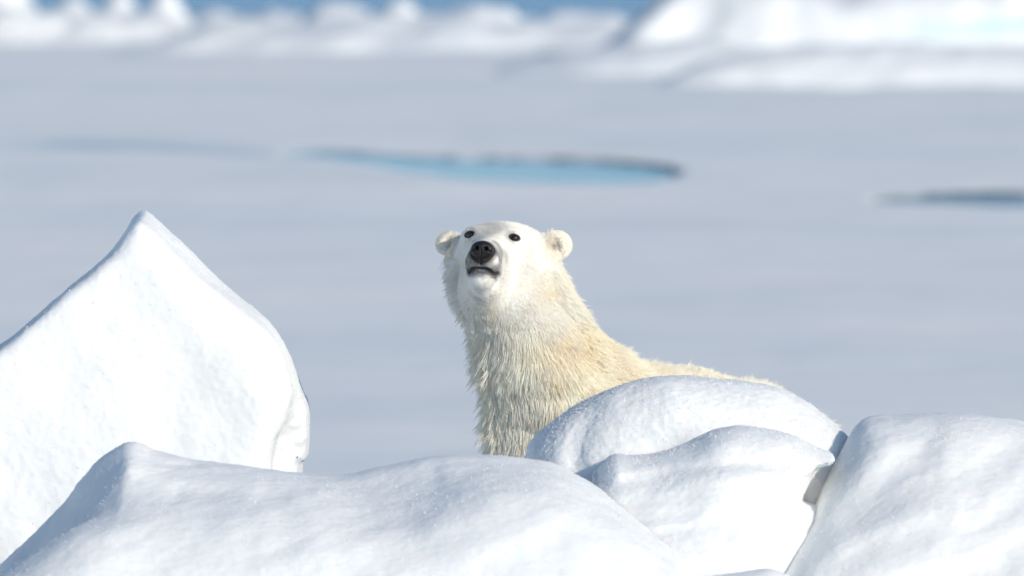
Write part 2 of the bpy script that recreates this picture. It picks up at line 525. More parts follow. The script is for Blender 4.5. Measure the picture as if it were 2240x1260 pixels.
# low smooth mound in front, over the whole left half
Y2 = 28.65
pA = sil([(-260, 1500), (-120, 1360), (0, 1232), (70, 1160), (130, 1098), (165, 1050), (205, 1008), (242, 984), (282, 968), (312, 974), (345, 988), (420, 1004), (530, 1020), (660, 1036),
          (760, 1036), (850, 1020), (940, 1000), (1050, 991), (1150, 999), (1225, 1016), (1300, 1058), (1380, 1118), (1450, 1182), (1510, 1262), (1600, 1500)], Y2)
pB = sil([(-300, 1500), (-140, 1370), (0, 1262), (110, 1182), (200, 1132), (300, 1108), (430, 1100), (560, 1094), (680, 1104), (780, 1120), (880, 1112), (980, 1080), (1100, 1062), (1230, 1080),
          (1340, 1140), (1440, 1215), (1500, 1275), (1580, 1500)], Y2 - 0.38)
xr = float(at(275, 1030, Y2)[0])
fA = fsum(lambda x, z: -1.3 * np.maximum(0, xr - x) * sstep(-0.6, 0.0, x - xr + 0.6) + 0 * z, streaks(0.05, 0.10, 0.012, 2, 8), crease([(400, 1060), (560, 1066), (700, 1068), (840, 1056), (950, 1030)], Y2, 0.03, -0.03),
          crease([(300, 1000), (420, 1030), (560, 1040)], Y2, 0.03, 0.025))
build_mound('snow_mound', [(pA, slab(pA, Y2, 0.34, 0.30, 0.8, 0.36, fA)),
                           (pB, slab(pB, Y2 - 0.38, 0.26, 0.3, 0.8, 0.30, fsum(streaks(0.35, 0.12, 0.016, 5, 6))))], [0.10], ST,
            'long low rounded snow mound in front of the bear, across the bottom left', Y2, ybounds=(-1.8, 0.75), seed=2, rough=0.0016, grains=14000)

# mound that hides the bear's body
Y3 = 29.27
p3 = sil([(1130, 1500), (1142, 1100), (1156, 992), (1172, 962), (1205, 930), (1262, 892), (1310, 866), (1352, 849), (1430, 828), (1480, 822), (1530, 822), (1600, 827), (1650, 836), (1705, 853),
          (1760, 882), (1800, 912), (1840, 945), (1868, 975), (1930, 1040), (1990, 1200), (2010, 1500)], Y3)
f3 = fsum(crease([(1300, 890), (1275, 935), (1262, 985), (1268, 1060)], Y3, 0.035, -0.018), crease([(1230, 930), (1215, 1000)], Y3, 0.04, 0.006),
          streaks(-0.6, 0.10, 0.006, 4), crease([(1480, 880), (1560, 940), (1700, 1000)], Y3, 0.06, 0.02))
build_mound('snow_mound', [(p3, slab(p3, Y3, 0.27, 0.24, 0.12, 0.26, f3))], [], ST,
            'domed grainy snow mound hiding the body of the bear', Y3, ybounds=(-0.8, 0.4), seed=3, rough=0.0034, grains=22000)

# layered slab below it
Y4 = 28.88
p4 = sil([(1290, 1500), (1296, 1070), (1304, 1040), (1318, 1010), (1344, 992), (1380, 994), (1430, 992), (1470, 982), (1512, 964), (1552, 942), (1590, 932), (1630, 932), (1690, 941),
          (1740, 958), (1790, 986), (1826, 1003)], Y4)
p4 = p4[:-1]
bx, bz = at([1814, 1790, 1762, 1735, 1700, 1640, 1600], [1013, 1018, 1036, 1072, 1120, 1210, 1500], Y4)
p4 = np.vstack([p4, np.stack([bx, bz], 1)])
p4b = sil([(1280, 1500), (1300, 1070), (1400, 1040), (1520, 1010), (1640, 1000), (1740, 1008), (1762, 1016), (1764, 1045), (1752, 1078), (1750, 1100), (1790, 1116), (1800, 1150), (1785, 1200), (1770, 1260), (1740, 1500)], Y4)
p4c = sil([(1380, 1500), (1420, 1240), (1465, 1182), (1500, 1166), (1580, 1150), (1650, 1146), (1690, 1160), (1705, 1190), (1690, 1240), (1660, 1500)], Y4 - 0.26)
f4 = fsum(streaks(0.12, 0.05, 0.012, 6, 8), crease([(1330, 1040), (1480, 1020), (1640, 1000), (1780, 1006)], Y4, 0.02, -0.02))
f4b = fsum(streaks(0.42, 0.06, 0.022, 7, 6), crease([(1420, 1090), (1540, 1060), (1680, 1050)], Y4, 0.04, 0.03))
build_mound('snow_slab', [(p4, slab(p4, Y4, 0.24, 0.22, 0.65, 0.24, f4)),
                          (p4b, slab(p4b, Y4 + 0.24, 0.36, 0.2, 0.6, 0.20, f4b)),
                          (p4c, slab(p4c, Y4 - 0.30, 0.16, 0.2, 0.3, 0.16, streaks(0.3, 0.06, 0.012, 9)))], [0.05, 0.06], ST,
            'grey layered snow slab with an overhanging lip, wedged between the domed mound and the right mound', Y4, ybounds=(-1.2, 0.5), seed=4, rough=0.0024, grains=14000)

# big mound at the right edge
Y5 = 29.12
p5 = sil([(1640, 1500), (1672, 1290), (1700, 1225), (1728, 1172), (1755, 1118), (1785, 1056), (1812, 1008), (1838, 970), (1858, 940), (1880, 918), (1905, 908), (1960, 902), (2050, 897), (2110, 899),
          (2170, 908), (2250, 922), (2360, 960), (2480, 1040), (2580, 1200), (2640, 1500)], Y5)
f5 = fsum(streaks(0.5, 0.12, 0.028, 11, 5), crease([(1760, 1190), (1850, 1120), (1950, 1090), (2060, 1075)], Y5, 0.05, 0.03),
          crease([(1850, 1080), (1940, 1010), (2010, 970)], Y5, 0.05, -0.03),
          crease([(1950, 1225), (2060, 1205), (2150, 1210), (2250, 1240)], Y5, 0.03, -0.03))
build_mound('snow_mound', [(p5, slab(p5, Y5, 0.34, 0.3, 1.0, 0.34, f5))], [], ST,
            'big smooth snow mound at the right edge with a blue shaded left flank', Y5, ybounds=(-1.9, 0.9), seed=5, rough=0.0016, grains=8000)

Y6 = 28.25
p6 = sil([(1380, 1500), (1440, 1300), (1500, 1262), (1560, 1254), (1620, 1247), (1668, 1241), (1700, 1246), (1740, 1268), (1800, 1340), (1830, 1500)], Y6)
build_mound('snow_lump', [(p6, slab(p6, Y6, 0.16, 0.16, 0.3, 0.16, None))], [], 0.012,
            'small snow lump peeping up at the bottom edge between two mounds', Y6, ybounds=(-0.6, 0.35), seed=6)

# ------------------------------------------------------------------ far hummocks and rubble
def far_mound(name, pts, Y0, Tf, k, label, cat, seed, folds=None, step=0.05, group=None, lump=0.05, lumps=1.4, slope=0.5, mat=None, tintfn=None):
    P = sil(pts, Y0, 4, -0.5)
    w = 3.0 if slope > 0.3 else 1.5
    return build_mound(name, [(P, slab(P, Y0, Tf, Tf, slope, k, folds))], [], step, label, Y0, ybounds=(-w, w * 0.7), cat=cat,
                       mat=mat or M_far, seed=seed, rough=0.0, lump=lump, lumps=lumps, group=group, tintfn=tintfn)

def blue_ice(V):
    k = np.exp(-((V[:, 2] - 0.30 - 0.03 * (V[:, 0] - 3.5) - 0.03 * noise(V * 2, 5)) / 0.05) ** 2) * sstep(2.6, 3.4, V[:, 0])
    return 1 - 0.75 * k[:, None] * (1 - np.array([0.45, 0.85, 0.88]))
far_mound('ice_hummock', [(1300, 132), (1345, 95), (1378, 52), (1410, 20), (1440, -8), (1500, -30), (1600, -48), (1750, -58), (1950, -52), (2150, -62), (2350, -60), (2600, -10), (2750, 60), (2800, 190)],
          71.0, 0.75, 0.4, 'huge blurred white ice hummock filling the top right corner', 'ice hummock', 20,
          fsum(crease([(1560, -60), (1520, 10), (1480, 80)], 71.0, 0.20, -0.13), lambda x, z: -0.22 * (x - 1.6) + 0 * z, streaks(1.0, 0.8, 0.06, 3, 3)), slope=0.55, lump=0.08, tintfn=blue_ice)
far_mound('snow_bank', [(1340, 215), (1440, 165), (1560, 118), (1700, 100), (1850, 92), (2000, 98), (2150, 104), (2350, 110), (2500, 150), (2600, 230)],
          68.0, 0.35, 0.4, 'low snow bank along the foot of the huge ice hummock', 'snow bank', 21, streaks(0.1, 0.2, 0.03, 4, 4), slope=0.5)
far_mound('snow_bank', [(120, 130), (280, 96), (400, 64), (520, 42), (640, 50), (760, 36), (900, 46), (1010, 36), (1130, 40), (1250, 46), (1350, 50), (1460, 80), (1560, 140)],
          73.5, 0.45, 0.4, 'long low bank of rough snow below the strip of blue water', 'snow bank', 22, streaks(0.1, 0.25, 0.10, 5, 3), slope=1.3, lump=0.04, lumps=1.4)
far_mound('snow_bank', [(-260, 120), (-150, 50), (0, 18), (120, 24), (250, 22), (360, 34), (430, 60), (520, 96), (600, 130)],
          74.8, 0.35, 0.4, 'white snow bank under the blurred ice blocks of the top left corner', 'snow bank', 23, streaks(0.1, 0.25, 0.06, 5, 3), slope=0.8, lump=0.06, lumps=2.2, mat=M_snow)
far_mound('snow_bank', [(1020, 185), (1090, 158), (1160, 132), (1240, 112), (1340, 96), (1460, 88), (1580, 92), (1680, 118), (1760, 165)],
          69.8, 0.35, 0.4, 'soft white snow bank in front of the left foot of the huge ice hummock', 'snow bank', 24, streaks(0.1, 0.25, 0.05, 5, 3), slope=1.0, lump=0.03, lumps=1.4)
rub = [
 ('ice_block', [(296, 80), (310, 40), (325, 5), (345, -25), (372, -30), (392, -8), (405, 18), (418, 50), (428, 85)], 75.5, 'steep bright ice block nearest the water, right end of the upper left blocks'),
 ('ice_block', [(195, 80), (212, 40), (235, -5), (262, -20), (285, -5), (300, 25), (312, 80)], 76.0, 'blurred ice block second from the right among the upper left blocks'),
 ('ice_block', [(95, 85), (110, 40), (135, 10), (165, 2), (195, 20), (215, 50), (225, 85)], 76.0, 'lower blurred ice block second from the left in the top left corner'),
 ('ice_block', [(-90, 85), (-70, 20), (-20, -25), (30, -25), (62, 5), (90, 35), (112, 85)], 75.5, 'blurred ice block cut off by the left edge at the very top'),
 ('ice_block', [(832, 75), (838, 30), (848, 5), (868, -8), (892, -6), (910, 8), (920, 32), (926, 75)], 77.0, 'small upright rounded ice block standing alone against the blue water'),
 ('ice_rubble', [(405, 75), (430, 42), (470, 22), (510, 30), (545, 48), (570, 75)], 77.5, 'first low rubble heap right of the steep bright block'),
 ('ice_rubble', [(545, 75), (565, 35), (592, 18), (625, 26), (660, 34), (690, 75)], 77.5, 'second low rubble heap right of the steep bright block'),
 ('ice_rubble', [(660, 75), (690, 24), (735, 8), (775, 10), (812, 26), (840, 75)], 77.3, 'broad rubble heap just left of the small upright block'),
 ('ice_rubble', [(950, 75), (975, 28), (1000, 10), (1040, 8), (1080, 16), (1120, 24), (1150, 75)], 77.0, 'broad rubble heap just right of the small upright block'),
 ('ice_rubble', [(1150, 100), (1180, 48), (1215, 28), (1260, 24), (1310, 30), (1360, 38), (1390, 100)], 76.0, 'bright rubble heap beside the left foot of the huge hummock'),
 ('ice_rubble', [(1270, 140), (1288, 112), (1312, 104), (1335, 112), (1350, 140)], 71.8, 'tiny white lump on the snow in front of the bright rubble heap'),
]
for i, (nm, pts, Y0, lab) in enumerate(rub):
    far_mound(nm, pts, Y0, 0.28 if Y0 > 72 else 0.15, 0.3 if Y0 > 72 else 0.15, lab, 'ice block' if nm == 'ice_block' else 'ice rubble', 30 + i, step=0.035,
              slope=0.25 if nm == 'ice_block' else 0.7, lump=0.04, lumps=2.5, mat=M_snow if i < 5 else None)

# ------------------------------------------------------------------ the polar bear
HY, HP, HR = R(12), R(19), R(-3.2)
Fv = np.array([-math.sin(HY) * math.cos(HP), -math.cos(HY) * math.cos(HP), math.sin(HP)])
Uv = np.array([math.cos(HY), -math.sin(HY), 0.0])
Wv = np.cross(Fv, Uv)
Ur = Uv * math.cos(HR) + Wv * math.sin(HR)
Wv = Wv * math.cos(HR) - Uv * math.sin(HR); Uv = Ur
ex, ez = at(1077, 518, DIST - 0.10)
EYE = np.array([float(ex), DIST - 0.10, float(ez)])      # point midway between the eyes

def to_head(x, y, z):
    dx, dy, dz = x - EYE[0], y - EYE[1], z - EYE[2]
    return (dx * Uv[0] + dy * Uv[1] + dz * Uv[2], dx * Fv[0] + dy * Fv[1] + dz * Fv[2], dx * Wv[0] + dy * Wv[1] + dz * Wv[2])
def head_w(u, f, w):
    return EYE + u * Uv + f * Fv + w * Wv

def ell(x, y, z, c, r):
    k0 = np.sqrt(((x - c[0]) / r[0]) ** 2 + ((y - c[1]) / r[1]) ** 2 + ((z - c[2]) / r[2]) ** 2)
    return (k0 - 1) * min(r)

def cone(x, y, z, a, b, ra, rb):
    """capsule that tapers from radius ra at a to rb at b"""
    bx, by, bz = (b[i] - a[i] for i in range(3))
    L2 = bx * bx + by * by + bz * bz
    t = np.clip(((x - a[0]) * bx + (y - a[1]) * by + (z - a[2]) * bz) / L2, 0, 1)
    d = np.sqrt((x - a[0] - bx * t) ** 2 + (y - a[1] - by * t) ** 2 + (z - a[2] - bz * t) ** 2)
    return d - (ra + (rb - ra) * t)

def mouth_w(u):
    return -0.1440 - 6.0 * u * u + 0.024 * sstep(0.036, 0.060, np.abs(u))

def ear(u, f, w, s):
    c = (s * 0.176, -0.150, 0.010 if s < 0 else 0.028)
    n = np.array([s * 0.30, 0.94, 0.10]); n /= np.linalg.norm(n)
    a = np.cross(n, [0, 0, 1.0]); a /= np.linalg.norm(a); b = np.cross(a, n)
    du, df, dw = u - c[0], f - c[1], w - c[2]
    p = du * a[0] + df * a[1] + dw * a[2]; q = du * n[0] + df * n[1] + dw * n[2]; t = du * b[0] + df * b[1] + dw * b[2]
    e = ell(p, q, t, (0, 0, 0), (0.045, 0.016, 0.046) if s > 0 else (0.041, 0.016, 0.039))
    pp = p * (1 if a[0] > 0 else -1) * s + 0.010 + 0.35 * t
    hole = ell(pp, q, t, (0, 0.018, -0.006), (0.019, 0.021, 0.027))
    return smax(e, -hole, 0.010)

def head_sdf(u, f, w):
    u = u - 0.095 * np.maximum(f, 0)
    au = np.abs(u)
    d = ell(u, f, w, (0, -0.135, -0.020), (0.122, 0.150, 0.092))
    d = smin(d, ell(au, f, w, (0.062, -0.035, 0.004), (0.034, 0.045, 0.026)), 0.035)
    d = smin(d, cone(u, f, w, (0, -0.02, -0.062), (0, 0.155, -0.102), 0.072, 0.043), 0.038)
    d = smin(d, cone(au, f, w, (0.028, 0.02, -0.120), (0.026, 0.150, -0.124), 0.039, 0.027), 0.018)
    d = smin(d, cone(u, f, w, (0, -0.10, -0.170), (0, 0.104, -0.160), 0.094, 0.041), 0.030)
    d = smin(d, ell(u, f, w, (0.070, -0.165, -0.095), (0.085, 0.115, 0.092)), 0.07)
    d = smin(d, ell(u, f, w, (-0.046, -0.165, -0.095), (0.078, 0.110, 0.088)), 0.07)
    for s in (-1, 1):
        d = smin(d, ell(u, f, w, (s * 0.140, -0.175, -0.028), (0.038, 0.028, 0.034)), 0.03)
        d = smin(d, ear(u, f, w, s), 0.018)
        d = smax(d, -ell(u, f, w, (s * 0.073, 0.022, 0.000), (0.0150, 0.020, 0.0100)), 0.006)
    # philtrum and mouth line
    m = sstep(0.02, 0.06, f)
    d = d + 0.0025 * np.exp(-((w - mouth_w(u)) / 0.004) ** 2) * m * sstep(0.060, 0.050, au)
    d = d + 0.004 * np.exp(-(u / 0.003) ** 2) * sstep(0.12, 0.15, f) * sstep(-0.146, -0.138, w) * sstep(-0.10, -0.12, w)
    return d

def B(x, y, z): return (x, DIST + y, z)
def body_sdf(x, y, z):
    d = cone(x, y, z, B(-0.005, 0.10, 1.245), B(0.120, 0.17, 0.86), 0.130, 0.185)
    d = smin(d, ell(x, y, z, B(0.000, 0.06, 1.215), (0.110, 0.11, 0.13)), 0.06)
    d = smin(d, cone(x, y, z, B(0.012, 0.17, 1.165), B(0.245, 0.38, 0.875), 0.106, 0.114), 0.06)
    d = smin(d, cone(x, y, z, B(0.30, 0.46, 0.68), B(0.56, 0.80, 0.62), 0.25, 0.25), 0.10)
    d = smin(d, cone(x, y, z, B(0.56, 0.80, 0.62), B(0.74, 1.00, 0.562), 0.25, 0.25), 0.03)
    d = smin(d, cone(x, y, z, B(0.74, 1.00, 0.562), B(0.85, 1.10, 0.505), 0.25, 0.24), 0.03)
    d = smin(d, ell(x, y, z, B(0.16, 0.24, 0.74), (0.185, 0.24, 0.27)), 0.08)
    d = smin(d, ell(x, y, z, B(0.30, 0.30, 0.76), (0.17, 0.20, 0.20)), 0.06)
    # front legs
    d = smin(d, cone(x, y, z, B(0.055, 0.13, 0.80), B(0.025, 0.10, 0.50), 0.110, 0.078), 0.05)
    d = smin(d, cone(x, y, z, B(0.025, 0.10, 0.50), B(0.010, 0.10, 0.10), 0.078, 0.066), 0.03)
    d = smin(d, ell(x, y, z, B(-0.01, 0.03, 0.055), (0.085, 0.125, 0.06)), 0.04)
    d = smin(d, cone(x, y, z, B(0.33, 0.28, 0.72), B(0.32, 0.24, 0.42), 0.125, 0.085), 0.05)
    d = smin(d, cone(x, y, z, B(0.32, 0.24, 0.42), B(0.30, 0.26, 0.10), 0.085, 0.066), 0.03)
    d = smin(d, ell(x, y, z, B(0.29, 0.19, 0.055), (0.085, 0.125, 0.06)), 0.04)
    # hind legs: thigh, shank, foot
    for ox, oy in ((0.56, 1.02), (0.84, 0.86)):
        d = smin(d, cone(x, y, z, B(ox, oy, 0.52), B(ox - 0.05, oy - 0.12, 0.32), 0.17, 0.11), 0.06)
        d = smin(d, cone(x, y, z, B(ox - 0.05, oy - 0.12, 0.32), B(ox + 0.05, oy + 0.06, 0.16), 0.11, 0.075), 0.04)
        d = smin(d, cone(x, y, z, B(ox + 0.05, oy + 0.06, 0.16), B(ox + 0.03, oy + 0.04, 0.07), 0.075, 0.065), 0.03)
        d = smin(d, ell(x, y, z, B(ox - 0.02, oy - 0.05, 0.05), (0.085, 0.145, 0.055)), 0.04)
    d = smin(d, cone(x, y, z, B(0.96, 1.28, 0.58), B(1.00, 1.34, 0.48), 0.05, 0.03), 0.03)
    return d

def bear_sdf(x, y, z):
    d = body_sdf(x, y, z)
    u, f, w = to_head(x, y, z)
    d = smin(d, cone(x, y, z, B(-0.035, 0.0, 1.21), B(0.06, 0.10, 1.02), 0.095, 0.150), 0.08)
    return smin(d, head_sdf(u, f, w), 0.07)

def steps(*seg):
    out = []
    for a, b, s in seg: out += list(np.arange(a, b - s * 0.3, s))
    return np.array(out)
V, Q = nets(bear_sdf, steps((-0.30, -0.17, 0.006), (-0.17, 0.03, 0.0026), (0.03, 0.23, 0.0042), (0.23, 1.35, 0.014)),
            DIST + steps((-0.42, -0.12, 0.0032), (-0.12, 0.16, 0.006), (0.16, 1.5, 0.016)),
            steps((-0.02, 1.16, 0.014), (1.16, 1.44, 0.0030)), newton=2)
Vn = vnormals(V, Q)
# loose skin: soft folds on neck, chest and shoulder
_u, _f, _w = to_head(V[:, 0], V[:, 1], V[:, 2])
_k = sstep(-0.16, -0.30, _w) * (V[:, 2] > 0.2)
V = V + Vn * (_k * (0.008 * fbm(V * [6, 6, 9] + [0, 0, 2.0], 2, 120) + 0.010 * np.abs(noise(V @ np.array([[5, 0, 3], [0, 5, 0], [-4, 0, 7.0]]), 121)) - 0.004))[:, None]
Vn = vnormals(V, Q)

cream = np.array([0.97, 0.94, 0.865]); white = np.array([0.95, 0.94, 0.91])
def bear_tint(P):
    u, f, w = to_head(P[:, 0], P[:, 1], P[:, 2])
    u = u - 0.095 * np.maximum(f, 0)
    hx, hz = P[:, 0], P[:, 2]
    n1 = fbm(P * 6, 3, 70); n2 = fbm(P * 22, 3, 74); n3 = noise(P * 150, 75)
    headk = sstep(-0.36, -0.14, f) * sstep(-0.36, -0.16, w)
    c = cream[None] * (1 - headk[:, None]) + white[None] * headk[:, None]
    # the front of neck and chest is whiter, the sides and back a warmer cream
    warm = sstep(0.02, 0.28, hx) * (1 - headk) * (0.75 + 0.35 * n1)
    c = c * (1 - 0.55 * warm[:, None]) + np.array([0.97, 0.87, 0.68]) * 0.55 * warm[:, None]
    pat = np.exp(-((hx - 0.17) / 0.10) ** 2 - ((hz - 1.02) / 0.06) ** 2) + 0.8 * np.exp(-((hx - 0.13) / 0.025) ** 2 - ((hz - 0.925) / 0.018) ** 2) \
        + 0.6 * np.exp(-((hx - 0.11) / 0.05) ** 2 - ((hz - 1.20) / 0.05) ** 2) + 0.5 * np.exp(-((hx + 0.07) / 0.02) ** 2 - ((hz - 1.14) / 0.03) ** 2)
    pat = np.clip(pat * (0.8 + 0.5 * n2), 0, 1) * 0.6
    c = c * (1 - pat[:, None]) + np.array([0.96, 0.79, 0.52]) * pat[:, None]
    c = c * (1 + 0.05 * n2[:, None])
    # thin-haired grey skin of muzzle, bridge and brow; grazing-light grey painted up the crown
    mz = sstep(0.02, 0.15, f) * sstep(-0.02, -0.06, w) * sstep(-0.175, -0.150, w) * (0.55 + 0.55 * n2)
    br = 0.36 * np.exp(-(u / 0.045) ** 2 - ((w - 0.02) / 0.05) ** 2) * sstep(-0.15, -0.02, f)
    g = np.clip(1.0 * mz + 1.3 * br + 0.25 * sstep(-0.02, 0.06, f) * sstep(0.1, 0.7, n2), 0, 0.85)
    c = c * (1 - g[:, None]) + np.array([0.33, 0.33, 0.33]) * g[:, None]
    # around the nose leather
    dn = np.sqrt((u / 0.038) ** 2 + ((w + 0.094) / 0.034) ** 2)
    k = sstep(1.35, 1.0, dn) * sstep(0.13, 0.17, f) + 0.75 * np.exp(-(u / 0.030) ** 2 - ((w + 0.130) / 0.015) ** 2) * (f > 0.1)
    # lips
    lw = 0.0048 + 0.0024 * np.exp(-((np.abs(u) - 0.03) / 0.014) ** 2)
    k = np.maximum(k, np.clip(1.35 * np.exp(-((w - mouth_w(u) + 0.001) / lw) ** 2), 0, 0.97) * sstep(0.045, 0.085, f) * sstep(0.062, 0.048, np.abs(u)))
    # speckles of whisker roots
    k = np.maximum(k, 0.55 * sstep(0.05, 0.6, n3) * sstep(0.08, 0.13, f) * (w < -0.10) * (w > -0.165))
    # eyelids
    de = np.sqrt(((np.abs(u) - 0.0715) / 0.0190) ** 2 + (w / 0.0130) ** 2)
    k = np.maximum(k, sstep(1.18, 0.88, de) * (f > -0.06))
    k = np.maximum(k, 0.30 * np.exp(-(u / 0.030) ** 2 - ((w + 0.156) / 0.008) ** 2) * (f > 0.05))
    k = np.maximum(k, 0.35 * sstep(2.0, 1.0, de) * (f > -0.06) * (np.abs(u) < 0.0715))
    k = np.clip(k, 0, 1)
    c = c * (1 - k[:, None]) + np.array([0.022, 0.019, 0.020]) * k[:, None]
    # inner-ear shadow painted as a dark slit, then beige over the ears
    for s in (-1, 1):
        w0 = 0.004 if s < 0 else 0.020
        pp = (u * s - 0.163) + 0.35 * (w - w0)
        q = np.exp(-((pp / 0.008) ** 2 + ((w - w0) / 0.018) ** 2)) * (np.abs(u) > 0.125) * (f > -0.20)
        c = c * (1 - 0.9 * q[:, None]) + np.array([0.14, 0.11, 0.09]) * 0.9 * q[:, None]
        q = 0.5 * (np.abs(u) > 0.135) * (w > -0.04) * (f > -0.20) * (f < -0.1)
        c = c * (1 - 0.5 * q[:, None]) + np.array([0.90, 0.82, 0.68]) * 0.5 * q[:, None]
    return np.clip(c, 0.01, 0.97)

def hide_mat(name, rough, trans):
    m, nt, p = new_mat(name)
    a = N(nt, 'ShaderNodeAttribute', attribute_name='tint')
    nt.links.new(a.outputs['Color'], p.inputs['Base Color'])
    p.inputs['Roughness'].default_value = rough
    p.inputs['Specular IOR Level'].default_value = 0.3
    if trans:
        t = N(nt, 'ShaderNodeBsdfTranslucent'); mx = N(nt, 'ShaderNodeMixShader'); mx.inputs[0].default_value = trans
        nt.links.new(a.outputs['Color'], t.inputs['Color'])
        nt.links.new(p.outputs[0], mx.inputs[1]); nt.links.new(t.outputs[0], mx.inputs[2])
        nt.links.new(mx.outputs[0], nt.nodes['Material Output'].inputs['Surface'])
    else:
        n = N(nt, 'ShaderNodeTexNoise', Scale=300.0, Detail=3.0); tc = N(nt, 'ShaderNodeTexCoord')
        nt.links.new(tc.outputs['Object'], n.inputs['Vector'])
        b = N(nt, 'ShaderNodeBump', Strength=0.4, Distance=0.002)
        nt.links.new(n.outputs[0], b.inputs['Height']); nt.links.new(b.outputs[0], p.inputs['Normal'])
    return m
M_hide = hide_mat('bear_hide', 0.8, 0)
M_fur = hide_mat('bear_fur', 0.5, 0.24)
M_fur.node_tree.nodes['Principled BSDF'].inputs['Sheen Weight'].default_value = 0.6
M_fur.node_tree.nodes['Principled BSDF'].inputs['Sheen Tint'].default_value = (1, 0.96, 0.88, 1)

bear = bpy.data.objects.new('polar_bear', None)
sc.collection.objects.link(bear)
bear.location = (0.4, DIST + 0.5, 0)
bear.empty_display_size = 0.3
tag(bear, 'cream white polar bear looking up over the snow mounds', 'polar bear')
def under(o):
    o.parent = bear
    o.matrix_parent_inverse.identity()
    o.location = (-bear.location.x, -bear.location.y, -bear.location.z)
    return o
tintV = bear_tint(V)
under(mesh_obj('body', V, Q, M_hide, attrs={'tint': tintV}))

# eyes
def simple_mat(name, col, rough, spec=0.5, bump=0, bs=200):
    m, nt, p = new_mat(name)
    n = N(nt, 'ShaderNodeTexNoise', Scale=float(bs), Detail=3.0); tc = N(nt, 'ShaderNodeTexCoord')
    nt.links.new(tc.outputs['Object'], n.inputs['Vector'])
    r = N(nt, 'ShaderNodeValToRGB')
    r.color_ramp.elements[0].color = (*[c * 0.7 for c in col], 1); r.color_ramp.elements[1].color = (*[c * 1.3 for c in col], 1)
    nt.links.new(n.outputs[0], r.inputs[0]); nt.links.new(r.outputs[0], p.inputs['Base Color'])
    if bump:
        b = N(nt, 'ShaderNodeBump', Strength=bump, Distance=0.002)
        nt.links.new(n.outputs[0], b.inputs['Height']); nt.links.new(b.outputs[0], p.inputs['Normal'])
    p.inputs['Roughness'].default_value = rough
    p.inputs['Specular IOR Level'].default_value = spec
    return m
M_eye = simple_mat('eye_wet', (0.022, 0.013, 0.011), 0.05, 0.6)
M_nose = simple_mat('nose_leather', (0.012, 0.011, 0.012), 0.45, 0.4, 0.6, 500)
for s in (-1, 1):
    c = head_w(s * 0.0705, -0.0005, 0.0)
    def fe(x, y, z): return np.sqrt((x - c[0]) ** 2 + (y - c[1]) ** 2 + (z - c[2]) ** 2) - 0.0130
    r_ = np.arange(-0.016, 0.0161, 0.0016)
    v, q = nets(fe, c[0] + r_, c[1] + r_, c[2] + r_, 2)
    under(mesh_obj('eye', v, q, M_eye))

# nose
def nose_local(u, f, w):
    u = (u - 0.095 * np.maximum(f, 0)) / 0.90; f = f + 0.006; w = (w + 0.097) / 0.84 - 0.108
    au = np.abs(u)
    d = ell(u, f, w, (0, 0.196, -0.096), (0.036, 0.026, 0.026))
    d = smin(d, ell(au, f, w, (0.020, 0.193, -0.106), (0.020, 0.024, 0.024)), 0.008)
    d = smin(d, ell(u, f, w, (0, 0.192, -0.122), (0.021, 0.020, 0.019)), 0.012)
    d = smin(d, ell(u, f, w, (0, 0.170, -0.094), (0.038, 0.030, 0.028)), 0.008)
    hole = ell(au, f, w, (0.0165, 0.224, -0.104), (0.0085, 0.020, 0.0085))
    slot = cone(au, f, w, (0.018, 0.222, -0.108), (0.034, 0.205, -0.113), 0.005, 0.003)
    d = smax(d, -smin(hole, slot, 0.003), 0.003)
    d = d + 0.0022 * np.exp(-(u / 0.0018) ** 2) * sstep(-0.098, -0.112, w)
    return d
def fnose(x, y, z):
    return nose_local(*to_head(x, y, z))
cn = head_w(0.018, 0.19, -0.100)
v, q = nets(fnose, cn[0] + np.arange(-0.05, 0.05, 0.0014), cn[1] + np.arange(-0.055, 0.05, 0.0014), cn[2] + np.arange(-0.05, 0.05, 0.0014), 1)
under(mesh_obj('nose', v, q, M_nose))

# claws, just ahead of each paw
M_claw = simple_mat('claw', (0.05, 0.045, 0.04), 0.4)
paws = [(-0.01, 0.03), (0.29, 0.19), (0.54, 0.97), (0.82, 0.81)]
for (pxw, pyw) in paws:
    for k in range(5):
        a = (k - 2) * 0.33
        x0, y0 = pxw + math.sin(a) * 0.075, DIST + pyw - math.cos(a) * 0.105
        ring = []
        for (t, r_) in ((0, 0.009), (0.5, 0.007), (0.85, 0.004), (1.0, 0.001)):
            cx, cy, cz = x0 + math.sin(a) * 0.05 * t, y0 - math.cos(a) * 0.05 * t, 0.045 - 0.035 * t * t
            for j in range(6):
                th = j * math.pi / 3
                ring.append((cx + math.cos(th) * r_ * math.cos(a), cy + math.cos(th) * r_ * math.sin(a), cz + math.sin(th) * r_))
        fs = [(i * 6 + j, i * 6 + (j + 1) % 6, i * 6 + 6 + (j + 1) % 6, i * 6 + 6 + j) for i in range(3) for j in range(6)]
        under(mesh_obj('claw', ring, fs, M_claw))

